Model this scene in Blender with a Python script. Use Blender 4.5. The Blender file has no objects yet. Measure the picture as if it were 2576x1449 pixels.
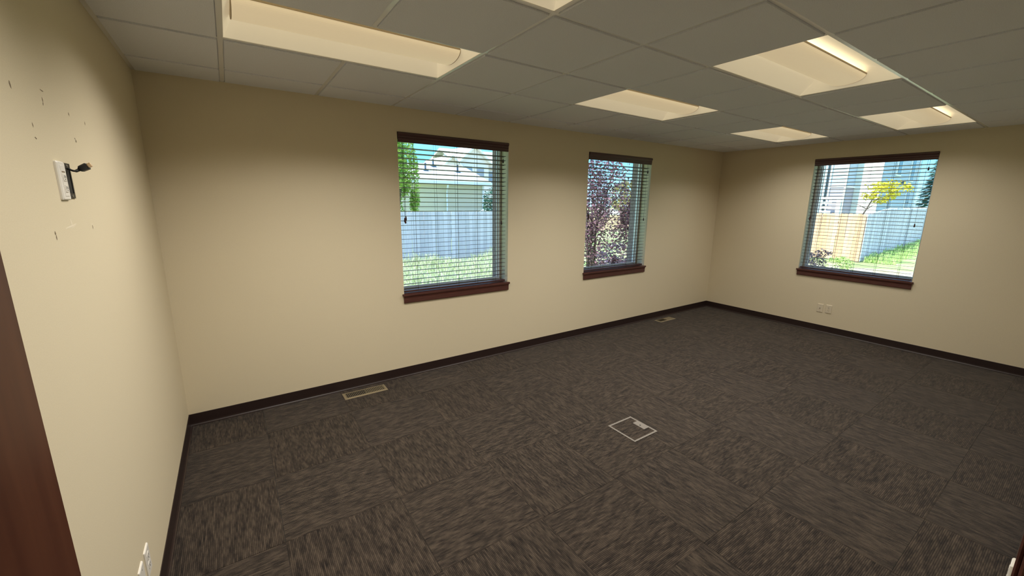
import bpy, bmesh, math, random
from mathutils import Vector, Matrix
PI = math.pi
random.seed(7)
SC = bpy.context.scene
COL = SC.collection

# ------------------------------------------------------------------ room sizes
L, D, H = 7.049, 3.768, 2.536          # length along x, depth along -y, ceiling grid height
GZ = -0.45                             # ground level outside
T = 0.6096                             # ceiling grid module
AX, AY = 0.484, 0.373                  # first grid lines from the left wall / back wall
TILE_Z = H - 0.006                     # face of the ceiling tiles, a little under the grid

# ------------------------------------------------------------------ camera
def make_camera():
    yaw, pitch, roll = 0.5991, -0.2086, 0.0109
    cy, sy, cp, sp, cr, sr = math.cos(yaw), math.sin(yaw), math.cos(pitch), math.sin(pitch), math.cos(roll), math.sin(roll)
    fwd = Vector((sy * cp, cy * cp, sp)); right = Vector((cy, -sy, 0)); up = right.cross(fwd)
    r2 = right * cr + up * sr; u2 = -right * sr + up * cr
    cam = bpy.data.cameras.new('camera')
    cam.sensor_fit = 'HORIZONTAL'; cam.sensor_width = 36.0; cam.lens = 36.0 * 1027.405 / 2576.0
    cam.clip_start = 0.02; cam.clip_end = 400
    o = bpy.data.objects.new('camera', cam); COL.objects.link(o)
    m = Matrix.Identity(4)
    for i in range(3):
        m[i][0] = r2[i]; m[i][1] = u2[i]; m[i][2] = -fwd[i]
    m[0][3], m[1][3], m[2][3] = 0.429, -3.7616, 1.7272
    o.matrix_world = m
    SC.camera = o
make_camera()

# ------------------------------------------------------------------ world, sun, exposure
SC.view_settings.view_transform = 'Standard'
SC.view_settings.look = 'None'
SC.view_settings.exposure = 0.0
SC.view_settings.gamma = 1.0
SC.view_settings.use_curve_mapping = False
SC.cycles.use_denoising = True
SC.cycles.denoiser = 'OPENIMAGEDENOISE'
SC.cycles.max_bounces = 10
SC.cycles.diffuse_bounces = 6
SC.cycles.transparent_max_bounces = 24
SC.cycles.caustics_reflective = False
SC.cycles.caustics_refractive = False
SC.cycles.sample_clamp_indirect = 4.0

W = bpy.data.worlds.new('sky'); SC.world = W; W.use_nodes = True
nt = W.node_tree; nt.nodes.clear()
out = nt.nodes.new('ShaderNodeOutputWorld'); bg = nt.nodes.new('ShaderNodeBackground')
tc = nt.nodes.new('ShaderNodeTexCoord'); sx = nt.nodes.new('ShaderNodeSeparateXYZ'); rp = nt.nodes.new('ShaderNodeValToRGB')
nt.links.new(tc.outputs['Generated'], sx.inputs[0]); nt.links.new(sx.outputs['Z'], rp.inputs[0])
nt.links.new(rp.outputs[0], bg.inputs[0]); nt.links.new(bg.outputs[0], out.inputs[0])
e = rp.color_ramp.elements
e[0].position = 0.0; e[0].color = (0.40, 0.66, 0.80, 1)
e[1].position = 1.0; e[1].color = (0.42, 0.62, 1.0, 1)
m_ = rp.color_ramp.elements.new(0.10); m_.color = (0.17, 0.52, 0.74, 1)
m_ = rp.color_ramp.elements.new(0.40); m_.color = (0.44, 0.64, 0.98, 1)
bg.inputs[1].default_value = 2.4
SUN_DIR = Vector((-0.62, 0.12, 0.77))
sl = bpy.data.lights.new('sun', 'SUN'); sl.energy = 9.5; sl.color = (1.0, 0.95, 0.86); sl.angle = 0.01
so = bpy.data.objects.new('sun', sl); COL.objects.link(so)
so.rotation_euler = SUN_DIR.to_track_quat('Z', 'Y').to_euler()
LAMP_COL = (1.0, 0.945, 0.85)
LAMP_W = 27.0                          # watts of each troffer's downlight
BASKET_E = 0.42                        # glow of the perforated basket
GLOW_SHEET_E = 0.7                          # light sent up by an unseen glowing sheet added in the basket

# ------------------------------------------------------------------ materials
def mat(name, col, rough=0.6, spec=0.5, metal=0.0, emit=None, est=0.0):
    m = bpy.data.materials.new(name); m.use_nodes = True
    b = m.node_tree.nodes['Principled BSDF']
    b.inputs['Base Color'].default_value = (*col, 1); b.inputs['Roughness'].default_value = rough
    b.inputs['Specular IOR Level'].default_value = spec; b.inputs['Metallic'].default_value = metal
    if emit:
        b.inputs['Emission Color'].default_value = (*emit, 1); b.inputs['Emission Strength'].default_value = est
    return m
def N(m, t): return m.node_tree.nodes.new(t)
def LK(m, a, b): m.node_tree.links.new(a, b)
def noise_mat(name, c1, c2, scale=5, rough=0.6, spec=0.4, stretch=(1, 1, 1), bump=0.0, detail=4, lo=0.35, hi=0.65, coord='Object', bdist=0.01):
    m = mat(name, c1, rough, spec); b = m.node_tree.nodes['Principled BSDF']
    t = N(m, 'ShaderNodeTexCoord'); mp = N(m, 'ShaderNodeMapping'); n = N(m, 'ShaderNodeTexNoise'); r = N(m, 'ShaderNodeValToRGB')
    mp.inputs['Scale'].default_value = stretch; n.inputs['Scale'].default_value = scale; n.inputs['Detail'].default_value = detail
    LK(m, t.outputs[coord], mp.inputs[0]); LK(m, mp.outputs[0], n.inputs['Vector']); LK(m, n.outputs['Fac'], r.inputs[0]); LK(m, r.outputs[0], b.inputs['Base Color'])
    r.color_ramp.elements[0].position = lo; r.color_ramp.elements[0].color = (*c1, 1)
    r.color_ramp.elements[1].position = hi; r.color_ramp.elements[1].color = (*c2, 1)
    if bump:
        bp = N(m, 'ShaderNodeBump'); bp.inputs['Strength'].default_value = bump; bp.inputs['Distance'].default_value = bdist
        LK(m, n.outputs['Fac'], bp.inputs['Height']); LK(m, bp.outputs[0], b.inputs['Normal'])
    return m
def leaf_mat(name, c1, c2, rough=0.4, trans=0.35):
    m = mat(name, c1, rough, 0.5); b = m.node_tree.nodes['Principled BSDF']; o = m.node_tree.nodes['Material Output']
    g = N(m, 'ShaderNodeNewGeometry'); r = N(m, 'ShaderNodeValToRGB'); t = N(m, 'ShaderNodeBsdfTranslucent'); mx = N(m, 'ShaderNodeMixShader')
    r.color_ramp.elements[0].color = (*c1, 1); r.color_ramp.elements[1].color = (*c2, 1)
    LK(m, g.outputs['Random Per Island'], r.inputs[0]); LK(m, r.outputs[0], b.inputs['Base Color']); LK(m, r.outputs[0], t.inputs[0])
    mx.inputs[0].default_value = trans
    LK(m, b.outputs[0], mx.inputs[1]); LK(m, t.outputs[0], mx.inputs[2]); LK(m, mx.outputs[0], o.inputs[0])
    return m
def object_random_mat(name, c1, c2, rough=0.85, grain=0.25):
    """colour differs from piece to piece (pickets), with streaks along z"""
    m = mat(name, c1, rough, 0.2); b = m.node_tree.nodes['Principled BSDF']
    oi = N(m, 'ShaderNodeObjectInfo'); t = N(m, 'ShaderNodeTexCoord'); mp = N(m, 'ShaderNodeMapping'); n = N(m, 'ShaderNodeTexNoise')
    ad = N(m, 'ShaderNodeVectorMath'); ad.operation = 'ADD'
    mp.inputs['Scale'].default_value = (30, 30, 1.5); n.inputs['Scale'].default_value = 1.0; n.inputs['Detail'].default_value = 3
    LK(m, t.outputs['Object'], mp.inputs[0]); LK(m, mp.outputs[0], ad.inputs[0])
    ml = N(m, 'ShaderNodeMath'); ml.operation = 'MULTIPLY'; ml.inputs[1].default_value = 91.0
    LK(m, oi.outputs['Random'], ml.inputs[0]); LK(m, ml.outputs[0], ad.inputs[1]); LK(m, ad.outputs[0], n.inputs['Vector'])
    mx = N(m, 'ShaderNodeMath'); mx.operation = 'MULTIPLY_ADD'; mx.inputs[1].default_value = grain * 2; LK(m, n.outputs['Fac'], mx.inputs[0])
    m2 = N(m, 'ShaderNodeMath'); m2.operation = 'MULTIPLY_ADD'; m2.inputs[1].default_value = 1 - grain; m2.inputs[2].default_value = -grain * 0.5
    LK(m, oi.outputs['Random'], m2.inputs[0]); LK(m, m2.outputs[0], mx.inputs[2])
    r = N(m, 'ShaderNodeValToRGB'); r.color_ramp.elements[0].color = (*c1, 1); r.color_ramp.elements[1].color = (*c2, 1)
    LK(m, mx.outputs[0], r.inputs[0]); LK(m, r.outputs[0], b.inputs['Base Color'])
    return m

M = {}
M['paint'] = noise_mat('wall_paint', (0.655, 0.575, 0.42), (0.685, 0.605, 0.445), 260, 0.75, 0.25, bump=0.06, bdist=0.002)
M['tile'] = noise_mat('ceiling_tile', (0.69, 0.715, 0.78), (0.80, 0.825, 0.89), 320, 0.95, 0.1, bump=0.25, bdist=0.002)
M['grid'] = mat('grid_enamel', (0.80, 0.81, 0.82), 0.2, 0.6)
M['plenum'] = mat('plenum', (0.25, 0.25, 0.25), 0.9)
M['vinyl_base'] = mat('vinyl_base', (0.022, 0.012, 0.011), 0.38, 0.5)
M['enamel'] = mat('light_enamel', (0.88, 0.86, 0.80), 0.45, 0.4)
M['lip_shade'] = mat('lip_shade_metal', (0.42, 0.34, 0.22), 0.5, 0.3)  # darker colour puts in the shadow line along the basket edge
M['white_vinyl'] = mat('white_vinyl', (0.80, 0.82, 0.85), 0.35, 0.5)
M['plate'] = mat('white_plate', (0.80, 0.77, 0.72), 0.35, 0.5)
M['plate_beige'] = mat('light_almond_plate', (0.68, 0.60, 0.46), 0.35, 0.5)
M['slot'] = mat('dark_slot', (0.02, 0.02, 0.02), 0.6)
M['black'] = mat('black_plastic', (0.012, 0.013, 0.015), 0.35, 0.5)
M['chrome'] = mat('plug_metal', (0.55, 0.42, 0.28), 0.3, 0.5, 1.0)
M['steel'] = mat('satin_steel', (0.6, 0.6, 0.58), 0.35, 0.5, 1.0)
M['register'] = mat('tan_register', (0.215, 0.175, 0.11), 0.45, 0.4)
M['duct'] = mat('duct_dark', (0.015, 0.013, 0.01), 0.8)
M['boxgrey'] = mat('floor_box_grey', (0.21, 0.19, 0.17), 0.5, 0.4)
M['wood'] = noise_mat('cherry_trim', (0.060, 0.020, 0.016), (0.095, 0.032, 0.024), 3, 0.38, 0.5, (3, 40, 40))
M['blind'] = noise_mat('cherry_slat', (0.040, 0.018, 0.018), (0.060, 0.026, 0.025), 4, 0.48, 0.35, (2, 30, 30))
M['valance'] = noise_mat('cherry_valance', (0.060, 0.029, 0.030), (0.085, 0.041, 0.041), 4, 0.35, 0.5, (2, 40, 40))
M['door'] = noise_mat('cherry_door', (0.066, 0.017, 0.008), (0.092, 0.028, 0.013), 2.2, 0.42, 0.3, (14, 14, 1.2), detail=5)
M['cord'] = mat('blind_cord', (0.035, 0.022, 0.02), 0.8)
M['scuff'] = mat('torn_paper', (0.22, 0.17, 0.11), 0.9)
M['patch'] = mat('filler_patch', (0.74, 0.66, 0.51), 0.8)
# basket of the light: perforated steel over an added glowing sheet
m = mat('basket', (0.66, 0.58, 0.44), 0.5, 0.3, emit=(1.0, 0.80, 0.49), est=BASKET_E); M['basket'] = m
M['reflector'] = mat('reflector_glow', (0.86, 0.83, 0.75), 0.5, 0.3, emit=(1.0, 0.84, 0.56), est=0.31)  # reflector with added emission, standing in for lamp light falling on it
M['glow_sheet'] = mat('added_glow_sheet', (1, 1, 1), 0.5, emit=(1.0, 0.86, 0.58), est=GLOW_SHEET_E)
# window glass
m = bpy.data.materials.new('glass'); m.use_nodes = True; m.node_tree.nodes.clear()
o_ = N(m, 'ShaderNodeOutputMaterial'); tr = N(m, 'ShaderNodeBsdfTransparent'); gl = N(m, 'ShaderNodeBsdfGlossy'); fr = N(m, 'ShaderNodeLayerWeight'); pw_ = N(m, 'ShaderNodeMath'); mx = N(m, 'ShaderNodeMixShader')
tr.inputs[0].default_value = (0.93, 0.97, 0.98, 1); gl.inputs['Roughness'].default_value = 0.02; pw_.operation = 'POWER'; pw_.inputs[1].default_value = 4.0; fr.inputs[0].default_value = 0.5
LK(m, fr.outputs['Facing'], pw_.inputs[0]); LK(m, pw_.outputs[0], mx.inputs[0]); LK(m, tr.outputs[0], mx.inputs[1]); LK(m, gl.outputs[0], mx.inputs[2]); LK(m, mx.outputs[0], o_.inputs[0])
M['glass'] = m
# carpet: ribs along local x, every rib broken into short dashes
def carpet_mat():
    m = mat('carpet', (0.06, 0.045, 0.035), 0.85, 0.15); b = m.node_tree.nodes['Principled BSDF']
    b.inputs['Sheen Weight'].default_value = 0.12; b.inputs['Sheen Roughness'].default_value = 0.45
    t = N(m, 'ShaderNodeTexCoord'); s = N(m, 'ShaderNodeSeparateXYZ'); oi = N(m, 'ShaderNodeObjectInfo')
    LK(m, t.outputs['Object'], s.inputs[0])
    def math_(op, a, v=None, c=None):
        n = N(m, 'ShaderNodeMath'); n.operation = op
        for i, x in enumerate((a, v, c)):
            if x is None: continue
            if isinstance(x, (int, float)): n.inputs[i].default_value = x
            else: LK(m, x, n.inputs[i])
        return n.outputs[0]
    rib = math_('DIVIDE', s.outputs['Y'], 0.0078)
    row = math_('FLOOR', rib)
    rnd = math_('MULTIPLY', oi.outputs['Random'], 57.0)
    def noise(vx, vy, vz, sc, det):
        c = N(m, 'ShaderNodeCombineXYZ')
        for i, x in enumerate((vx, vy, vz)): LK(m, x, c.inputs[i])
        n = N(m, 'ShaderNodeTexNoise'); n.inputs['Scale'].default_value = sc; n.inputs['Detail'].default_value = det
        LK(m, c.outputs[0], n.inputs['Vector']); return n.outputs['Fac']
    dash = noise(math_('MULTIPLY', s.outputs['X'], 19.0), math_('MULTIPLY', row, 3.71), rnd, 1.0, 1.0)
    block = noise(math_('MULTIPLY', s.outputs['X'], 9.0), math_('MULTIPLY', s.outputs['Y'], 26.0), rnd, 1.0, 2.0)
    fibre = noise(math_('MULTIPLY', s.outputs['X'], 420.0), math_('MULTIPLY', s.outputs['Y'], 420.0), rnd, 1.0, 1.0)
    wave = math_('ABSOLUTE', math_('SUBTRACT', math_('FRACT', rib), 0.5))           # 0 mid rib .. 0.5 groove
    v = math_('ADD', math_('MULTIPLY', dash, 0.55), math_('MULTIPLY', block, 0.30))
    v = math_('ADD', v, math_('MULTIPLY', fibre, 0.34))
    v = math_('SUBTRACT', v, math_('MULTIPLY', math_('POWER', wave, 2.0), 0.75))
    r = N(m, 'ShaderNodeValToRGB'); LK(m, v, r.inputs[0]); LK(m, r.outputs[0], b.inputs['Base Color'])
    E = r.color_ramp.elements
    E[0].position = 0.36; E[0].color = (0.0075, 0.0050, 0.0046, 1)
    E[1].position = 0.72; E[1].color = (0.078, 0.058, 0.043, 1)
    x = E.new(0.52); x.color = (0.031, 0.0225, 0.0172, 1)
    bp = N(m, 'ShaderNodeBump'); bp.inputs['Strength'].default_value = 0.8; bp.inputs['Distance'].default_value = 0.003
    hh = math_('SUBTRACT', math_('MULTIPLY', fibre, 0.5), wave); LK(m, hh, bp.inputs['Height']); LK(m, bp.outputs[0], b.inputs['Normal'])
    return m
M['carpet'] = carpet_mat()
# outdoors
M['lawn'] = noise_mat('lawn', (0.24, 0.36, 0.12), (0.48, 0.50, 0.24), 0.9, 0.95, 0.1, detail=9, lo=0.38, hi=0.62)
M['field'] = noise_mat('dry_field', (0.34, 0.25, 0.13), (0.50, 0.38, 0.20), 0.35, 0.95, 0.1, (1, 3, 1), detail=6)
M['strip'] = noise_mat('dry_grass', (0.42, 0.36, 0.20), (0.60, 0.54, 0.36), 1.6, 0.95, 0.1, detail=8)
M['road'] = noise_mat('asphalt', (0.10, 0.10, 0.11), (0.14, 0.14, 0.15), 3, 0.9, 0.1)
M['grey_picket'] = object_random_mat('weathered_cedar', (0.50, 0.48, 0.54), (0.84, 0.80, 0.87), 0.9, 0.4)
M['tan_picket'] = object_random_mat('new_cedar', (0.46, 0.25, 0.14), (0.80, 0.53, 0.36), 0.85, 0.4)
M['siding'] = mat('beige_siding', (0.66, 0.60, 0.45), 0.7, 0.3)
M['white_siding'] = mat('white_siding', (0.78, 0.78, 0.76), 0.7, 0.3)
M['blue_siding'] = mat('blue_grey_siding', (0.42, 0.50, 0.60), 0.7, 0.3)
M['mauve_siding'] = mat('mauve_siding', (0.36, 0.34, 0.40), 0.7, 0.3)
M['white_trim'] = mat('white_trim', (0.82, 0.84, 0.86), 0.6, 0.3)
M['house_glass'] = mat('house_window_glass', (0.24, 0.32, 0.42), 0.1, 0.6)
M['dark_glass'] = mat('dark_glass', (0.06, 0.10, 0.16), 0.1, 0.6)
M['veneer'] = noise_mat('purple_grey_brick', (0.22, 0.17, 0.18), (0.34, 0.27, 0.28), 30, 0.9, 0.2)
M['shingle'] = noise_mat('pale_shingle', (0.36, 0.36, 0.37), (0.62, 0.61, 0.59), 2.2, 0.95, 0.1, (1, 7, 7), detail=6)
M['green_leaf'] = leaf_mat('bright_leaf', (0.20, 0.38, 0.07), (0.58, 0.70, 0.18), trans=0.45)
M['yellow_leaf'] = leaf_mat('yellow_leaf', (0.45, 0.42, 0.03), (0.85, 0.72, 0.08))
M['olive_leaf'] = leaf_mat('olive_leaf', (0.25, 0.24, 0.06), (0.50, 0.44, 0.14))
M['plum_leaf'] = leaf_mat('plum_leaf', (0.06, 0.025, 0.04), (0.48, 0.27, 0.34), 0.22, 0.42)
M['plum_low'] = leaf_mat('barberry_leaf', (0.08, 0.05, 0.10), (0.20, 0.13, 0.20), 0.4, 0.25)
M['dark_leaf'] = leaf_mat('dark_leaf', (0.03, 0.03, 0.03), (0.16, 0.12, 0.13), 0.4, 0.25)
M['spruce_leaf'] = leaf_mat('spruce_leaf', (0.05, 0.13, 0.10), (0.12, 0.24, 0.17), 0.6, 0.15)
M['ground_leaf'] = leaf_mat('broad_leaf', (0.16, 0.30, 0.10), (0.50, 0.62, 0.30), 0.3, 0.3)
M['meadow'] = leaf_mat('meadow_blade', (0.38, 0.50, 0.22), (0.90, 0.86, 0.70), 0.6, 0.4)
M['weed'] = leaf_mat('weed_blade', (0.30, 0.46, 0.12), (0.66, 0.76, 0.34), 0.6, 0.4)
M['bark'] = noise_mat('bark', (0.10, 0.08, 0.07), (0.20, 0.16, 0.14), 20, 0.95, 0.1)
M['car_paint'] = mat('pale_blue_paint', (0.45, 0.60, 0.75), 0.2, 0.6)
M['truck_paint'] = mat('white_paint', (0.80, 0.82, 0.84), 0.2, 0.6)
M['rubber'] = mat('rubber', (0.02, 0.02, 0.02), 0.8)

# ------------------------------------------------------------------ mesh helpers
class MB:
    def __init__(s): s.v = []; s.f = []
    def face(s, pts):
        k = len(s.v); s.v += [tuple(p) for p in pts]; s.f.append(tuple(range(k, k + len(pts)))); return s
    def box(s, x0, x1, y0, y1, z0, z1):
        k = len(s.v)
        s.v += [(x0, y0, z0), (x1, y0, z0), (x1, y1, z0), (x0, y1, z0), (x0, y0, z1), (x1, y0, z1), (x1, y1, z1), (x0, y1, z1)]
        s.f += [tuple(k + i for i in q) for q in ((0, 3, 2, 1), (4, 5, 6, 7), (0, 1, 5, 4), (1, 2, 6, 5), (2, 3, 7, 6), (3, 0, 4, 7))]
        return s
    def prism(s, prof, a, b, axis='x', cap=True):
        """closed profile swept from a to b along an axis; profile (p,q) = (y,z) for x, (x,z) for y, (x,y) for z"""
        k = len(s.v); n = len(prof)
        for t in (a, b):
            for p, q in prof:
                s.v.append((t, p, q) if axis == 'x' else (p, t, q) if axis == 'y' else (p, q, t))
        for i in range(n):
            j = (i + 1) % n; s.f.append((k + i, k + j, k + n + j, k + n + i))
        if cap: s.f.append(tuple(k + i for i in range(n))[::-1]); s.f.append(tuple(k + n + i for i in range(n)))
        return s
    def tube(s, pts, r, n=8, cap=True):
        pts = [Vector(p) for p in pts]; k = len(s.v); m_ = len(pts)
        rs = r if isinstance(r, (list, tuple)) else [r] * m_
        for i, p in enumerate(pts):
            d = (pts[min(i + 1, m_ - 1)] - pts[max(i - 1, 0)]).normalized()
            a = d.orthogonal().normalized() if abs(d.z) < 0.99 else Vector((1, 0, 0))
            if abs(d.z) < 0.99: a = d.cross(Vector((0, 0, 1))).normalized()
            b = d.cross(a)
            for j in range(n):
                t = 2 * PI * j / n; s.v.append(tuple(p + (a * math.cos(t) + b * math.sin(t)) * rs[i]))
        for i in range(m_ - 1):
            for j in range(n):
                s.f.append((k + i * n + j, k + i * n + (j + 1) % n, k + (i + 1) * n + (j + 1) % n, k + (i + 1) * n + j))
        if cap:
            s.f.append(tuple(k + j for j in range(n))[::-1]); s.f.append(tuple(k + (m_ - 1) * n + j for j in range(n)))
        return s
    def cyl(s, p0, p1, r, n=12): return s.tube([p0, p1], r, n)

def part(name, mb, material, parent=None, bevel=0.0, smooth=False, segs=1):
    """one mesh object; its vertices are world coordinates unless it has a parent: then they are the parent's local ones"""
    me = bpy.data.meshes.new(name); me.from_pydata(mb.v, [], mb.f); me.update()
    bm = bmesh.new(); bm.from_mesh(me)
    bmesh.ops.recalc_face_normals(bm, faces=bm.faces)
    if bevel:
        ed = [e for e in bm.edges if len(e.link_faces) == 2 and e.calc_face_angle(0) > 0.6]
        bmesh.ops.bevel(bm, geom=ed, offset=bevel, segments=segs, affect='EDGES', clamp_overlap=True)
    bm.to_mesh(me); bm.free()
    if smooth:
        for p in me.polygons: p.use_smooth = True
    me.materials.append(material)
    o = bpy.data.objects.new(name, me); COL.objects.link(o)
    if parent is not None: o.parent = parent
    return o
def raw(name, v, f, material, parent=None, smooth=False):
    me = bpy.data.meshes.new(name); me.from_pydata(v, [], f); me.update(); me.materials.append(material)
    if smooth:
        for p in me.polygons: p.use_smooth = True
    o = bpy.data.objects.new(name, me); COL.objects.link(o)
    if parent is not None: o.parent = parent
    return o
def tag(o, label, cat, group=None, kind=None):
    o['label'] = label; o['category'] = cat
    if group: o['group'] = group
    if kind: o['kind'] = kind
    return o
def thing(name, label, cat, loc=(0, 0, 0), rotz=0.0, group=None):
    o = bpy.data.objects.new(name, None); o.empty_display_size = 0.1; COL.objects.link(o)
    o.location = loc; o.rotation_euler = (0, 0, rotz)
    return tag(o, label, cat, group)
def structure(o): o['kind'] = 'structure'; return o
def hold(name, loc=(0, 0, 0), rotz=0.0):
    o = bpy.data.objects.new(name, None); o.empty_display_size = 0.1; COL.objects.link(o)
    o.location = loc; o.rotation_euler = (0, 0, rotz); return structure(o)
def twin(src, parent, loc=None, rot=None):
    c = src.copy(); COL.objects.link(c); c.parent = parent
    if loc is not None: c.location = loc
    if rot is not None: c.rotation_euler = rot
    return c
def copy_tree(o, parent=None):
    c = o.copy(); COL.objects.link(c); c.parent = parent
    for ch in list(o.children): copy_tree(ch, c)
    return c

def wall_mesh(s0, s1, z0, z1, d0, d1, holes, mapf):
    """slab in (s,z) with rectangular holes, thickness d0..d1; mapf(s,d,z)->xyz"""
    mb = MB()
    S = sorted({s0, s1, *[h[0] for h in holes], *[h[1] for h in holes]}); Z = sorted({z0, z1, *[h[2] for h in holes], *[h[3] for h in holes]})
    inside = lambda s, z: any(h[0] < s < h[1] and h[2] < z < h[3] for h in holes)
    for a, b in zip(S, S[1:]):
        for c, d in zip(Z, Z[1:]):
            if inside((a + b) / 2, (c + d) / 2): continue
            for dd in (d0, d1): mb.face([mapf(a, dd, c), mapf(b, dd, c), mapf(b, dd, d), mapf(a, dd, d)])
    rects = list(holes) + [(s0, s1, z0, z1)]
    for a, b, c, d in rects:
        for (p, q) in (((a, c), (b, c)), ((b, c), (b, d)), ((b, d), (a, d)), ((a, d), (a, c))):
            mb.face([mapf(p[0], d0, p[1]), mapf(q[0], d0, q[1]), mapf(q[0], d1, q[1]), mapf(p[0], d1, p[1])])
    return mb
def weld(mb):
    bm = bmesh.new(); me = bpy.data.meshes.new('t'); me.from_pydata(mb.v, [], mb.f); bm.from_mesh(me)
    bmesh.ops.remove_doubles(bm, verts=bm.verts, dist=1e-5)
    r = MB(); bm.verts.index_update(); r.v = [tuple(v.co) for v in bm.verts]; r.f = [tuple(v.index for v in f.verts) for f in bm.faces]
    bm.free(); bpy.data.meshes.remove(me); return r

# ------------------------------------------------------------------ shell
OW, OZ0, OZ1 = 1.198, 0.830, 2.328     # window opening: width, sill and head heights
WX = (1.737, 4.107); WY = -1.300       # left edges of the openings seen from inside
WT = 0.21                              # inner wall thickness
backholes = [(x, x + OW, OZ0, OZ1) for x in WX]
rightholes = [(1.300, 1.300 + OW, OZ0, OZ1)]
mback = lambda s, d, z: (s, d, z)
mright = lambda s, d, z: (L + d, -s, z)
wb = structure(part('wall_back', weld(wall_mesh(-0.12, L, -0.05, 2.80, 0, WT, backholes, mback)), M['paint']))
part('brick_veneer', weld(wall_mesh(-0.30, L + 0.33, GZ, 2.80, WT + 0.001, WT + 0.11, [(a + 0.004, b - 0.004, c, d) for a, b, c, d in backholes], mback)), M['veneer'], wb)
wr = structure(part('wall_right', weld(wall_mesh(-WT, D + 0.12, -0.05, 2.80, 0, WT, rightholes, mright)), M['paint']))
part('brick_veneer', weld(wall_mesh(-WT - 0.11, D + 1.9, GZ, 2.80, WT + 0.001, WT + 0.11, [(a + 0.004, b - 0.004, c, d) for a, b, c, d in rightholes], mright)), M['veneer'], wr)
wl = structure(part('wall_left', MB().box(-0.12, 0, -D - 0.12, 0, -0.05, 2.80), M['paint']))
DX0, DX1, DZ = 0.150, 1.085, 2.09      # doorway the photograph is taken from
wf = structure(part('wall_front', weld(wall_mesh(0, L, -0.05, 2.80, -D, -D - 0.12, [(DX0, DX1, -0.04, DZ)], mback)), M['paint']))
# hallway behind the doorway
hb = MB()
y0, y1, x0, x1, z1 = -D - 0.12, -D - 1.7, -0.9, 2.6, 2.536
hb.face([(x0, y0, -0.006), (x1, y0, -0.006), (x1, y1, -0.006), (x0, y1, -0.006)]).face([(x0, y0, z1), (x1, y0, z1), (x1, y1, z1), (x0, y1, z1)])
hb.face([(x0, y1, 0), (x1, y1, 0), (x1, y1, z1), (x0, y1, z1)]).face([(x0, y0, 0), (x0, y1, 0), (x0, y1, z1), (x0, y0, z1)]).face([(x1, y0, 0), (x1, y1, 0), (x1, y1, z1), (x1, y0, z1)])
structure(raw('wall_hallway', hb.v, hb.f, M['paint']))
# roof, with an unseen eave added to keep sun off the windows
structure(part('roof', MB().box(-1.0, L + 1.05, -D - 2.4, 1.05, 2.801, 2.95), M['white_trim']))
# floor slab with carpet tiles
fl = structure(part('floor', MB().box(-0.12, L + 0.1, -D - 0.12, 0.1, -0.10, -0.0065), M['plenum']))
CT, CX0, CY0 = 0.600, 0.485, -2.240
xs = sorted([0.0, L] + [CX0 + i * CT for i in range(-1, 12) if 0.02 < CX0 + i * CT < L - 0.02])
ys = sorted([0.0, -D] + [CY0 + j * CT for j in range(-3, 5) if -D + 0.02 < CY0 + j * CT < -0.02])
cache = {}
for xa, xb in zip(xs, xs[1:]):
    for ya, yb in zip(ys, ys[1:]):
        i = math.floor(((xa + xb) / 2 - CX0) / CT); j = math.floor(((ya + yb) / 2 - CY0) / CT)
        turn = (i + j + 1) % 2 == 1          # ribs run along y on every other tile
        w, h = xb - xa - 0.0008, yb - ya - 0.0008
        lw, lh = (h, w) if turn else (w, h)
        key = (round(lw, 4), round(lh, 4))
        if key not in cache:
            b = 0.0012; t = MB()
            p = [(-lw / 2, -lh / 2), (lw / 2, -lh / 2), (lw / 2, lh / 2), (-lw / 2, lh / 2)]
            q = [(-lw / 2 + b, -lh / 2 + b), (lw / 2 - b, -lh / 2 + b), (lw / 2 - b, lh / 2 - b), (-lw / 2 + b, lh / 2 - b)]
            t.face([(x, y, 0) for x, y in q])
            for k in range(4):
                a, c = k, (k + 1) % 4
                t.face([(*p[a], -0.0012), (*p[c], -0.0012), (*q[c], 0), (*q[a], 0)])
                t.face([(*p[a], -0.006), (*p[c], -0.006), (*p[c], -0.0012), (*p[a], -0.0012)])
            me = bpy.data.meshes.new('carpet_tile'); me.from_pydata(t.v, [], t.f); me.update(); me.materials.append(M['carpet']); cache[key] = me
        o = bpy.data.objects.new('carpet_tile', cache[key]); COL.objects.link(o); o.parent = fl
        o.location = ((xa + xb) / 2, (ya + yb) / 2, random.uniform(-0.0004, 0.0)); o.rotation_euler = (0, 0, PI / 2 if turn else 0)
# baseboards: vinyl cove base with a toe
HB = 0.096
prof = [(0.0, HB), (0.003, HB), (0.004, HB - 0.002), (0.004, 0.022), (0.0055, 0.012), (0.010, 0.005), (0.0155, 0.0028), (0.016, 0.0), (0.0, 0.0)]
structure(part('baseboard_back', MB().prism([(-d, z) for d, z in prof], 0.0, L, 'x'), M['vinyl_base']))
structure(part('baseboard_left', MB().prism([(d, z) for d, z in prof], -D, 0.0, 'y'), M['vinyl_base']))
structure(part('baseboard_right', MB().prism([(L - d, z) for d, z in prof], -D, 0.0, 'y'), M['vinyl_base']))
structure(part('baseboard_front', MB().prism([(-D + min(d, 0.003), z) for d, z in prof], DX1 + 0.058, L, 'x'), M['vinyl_base']))
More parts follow.
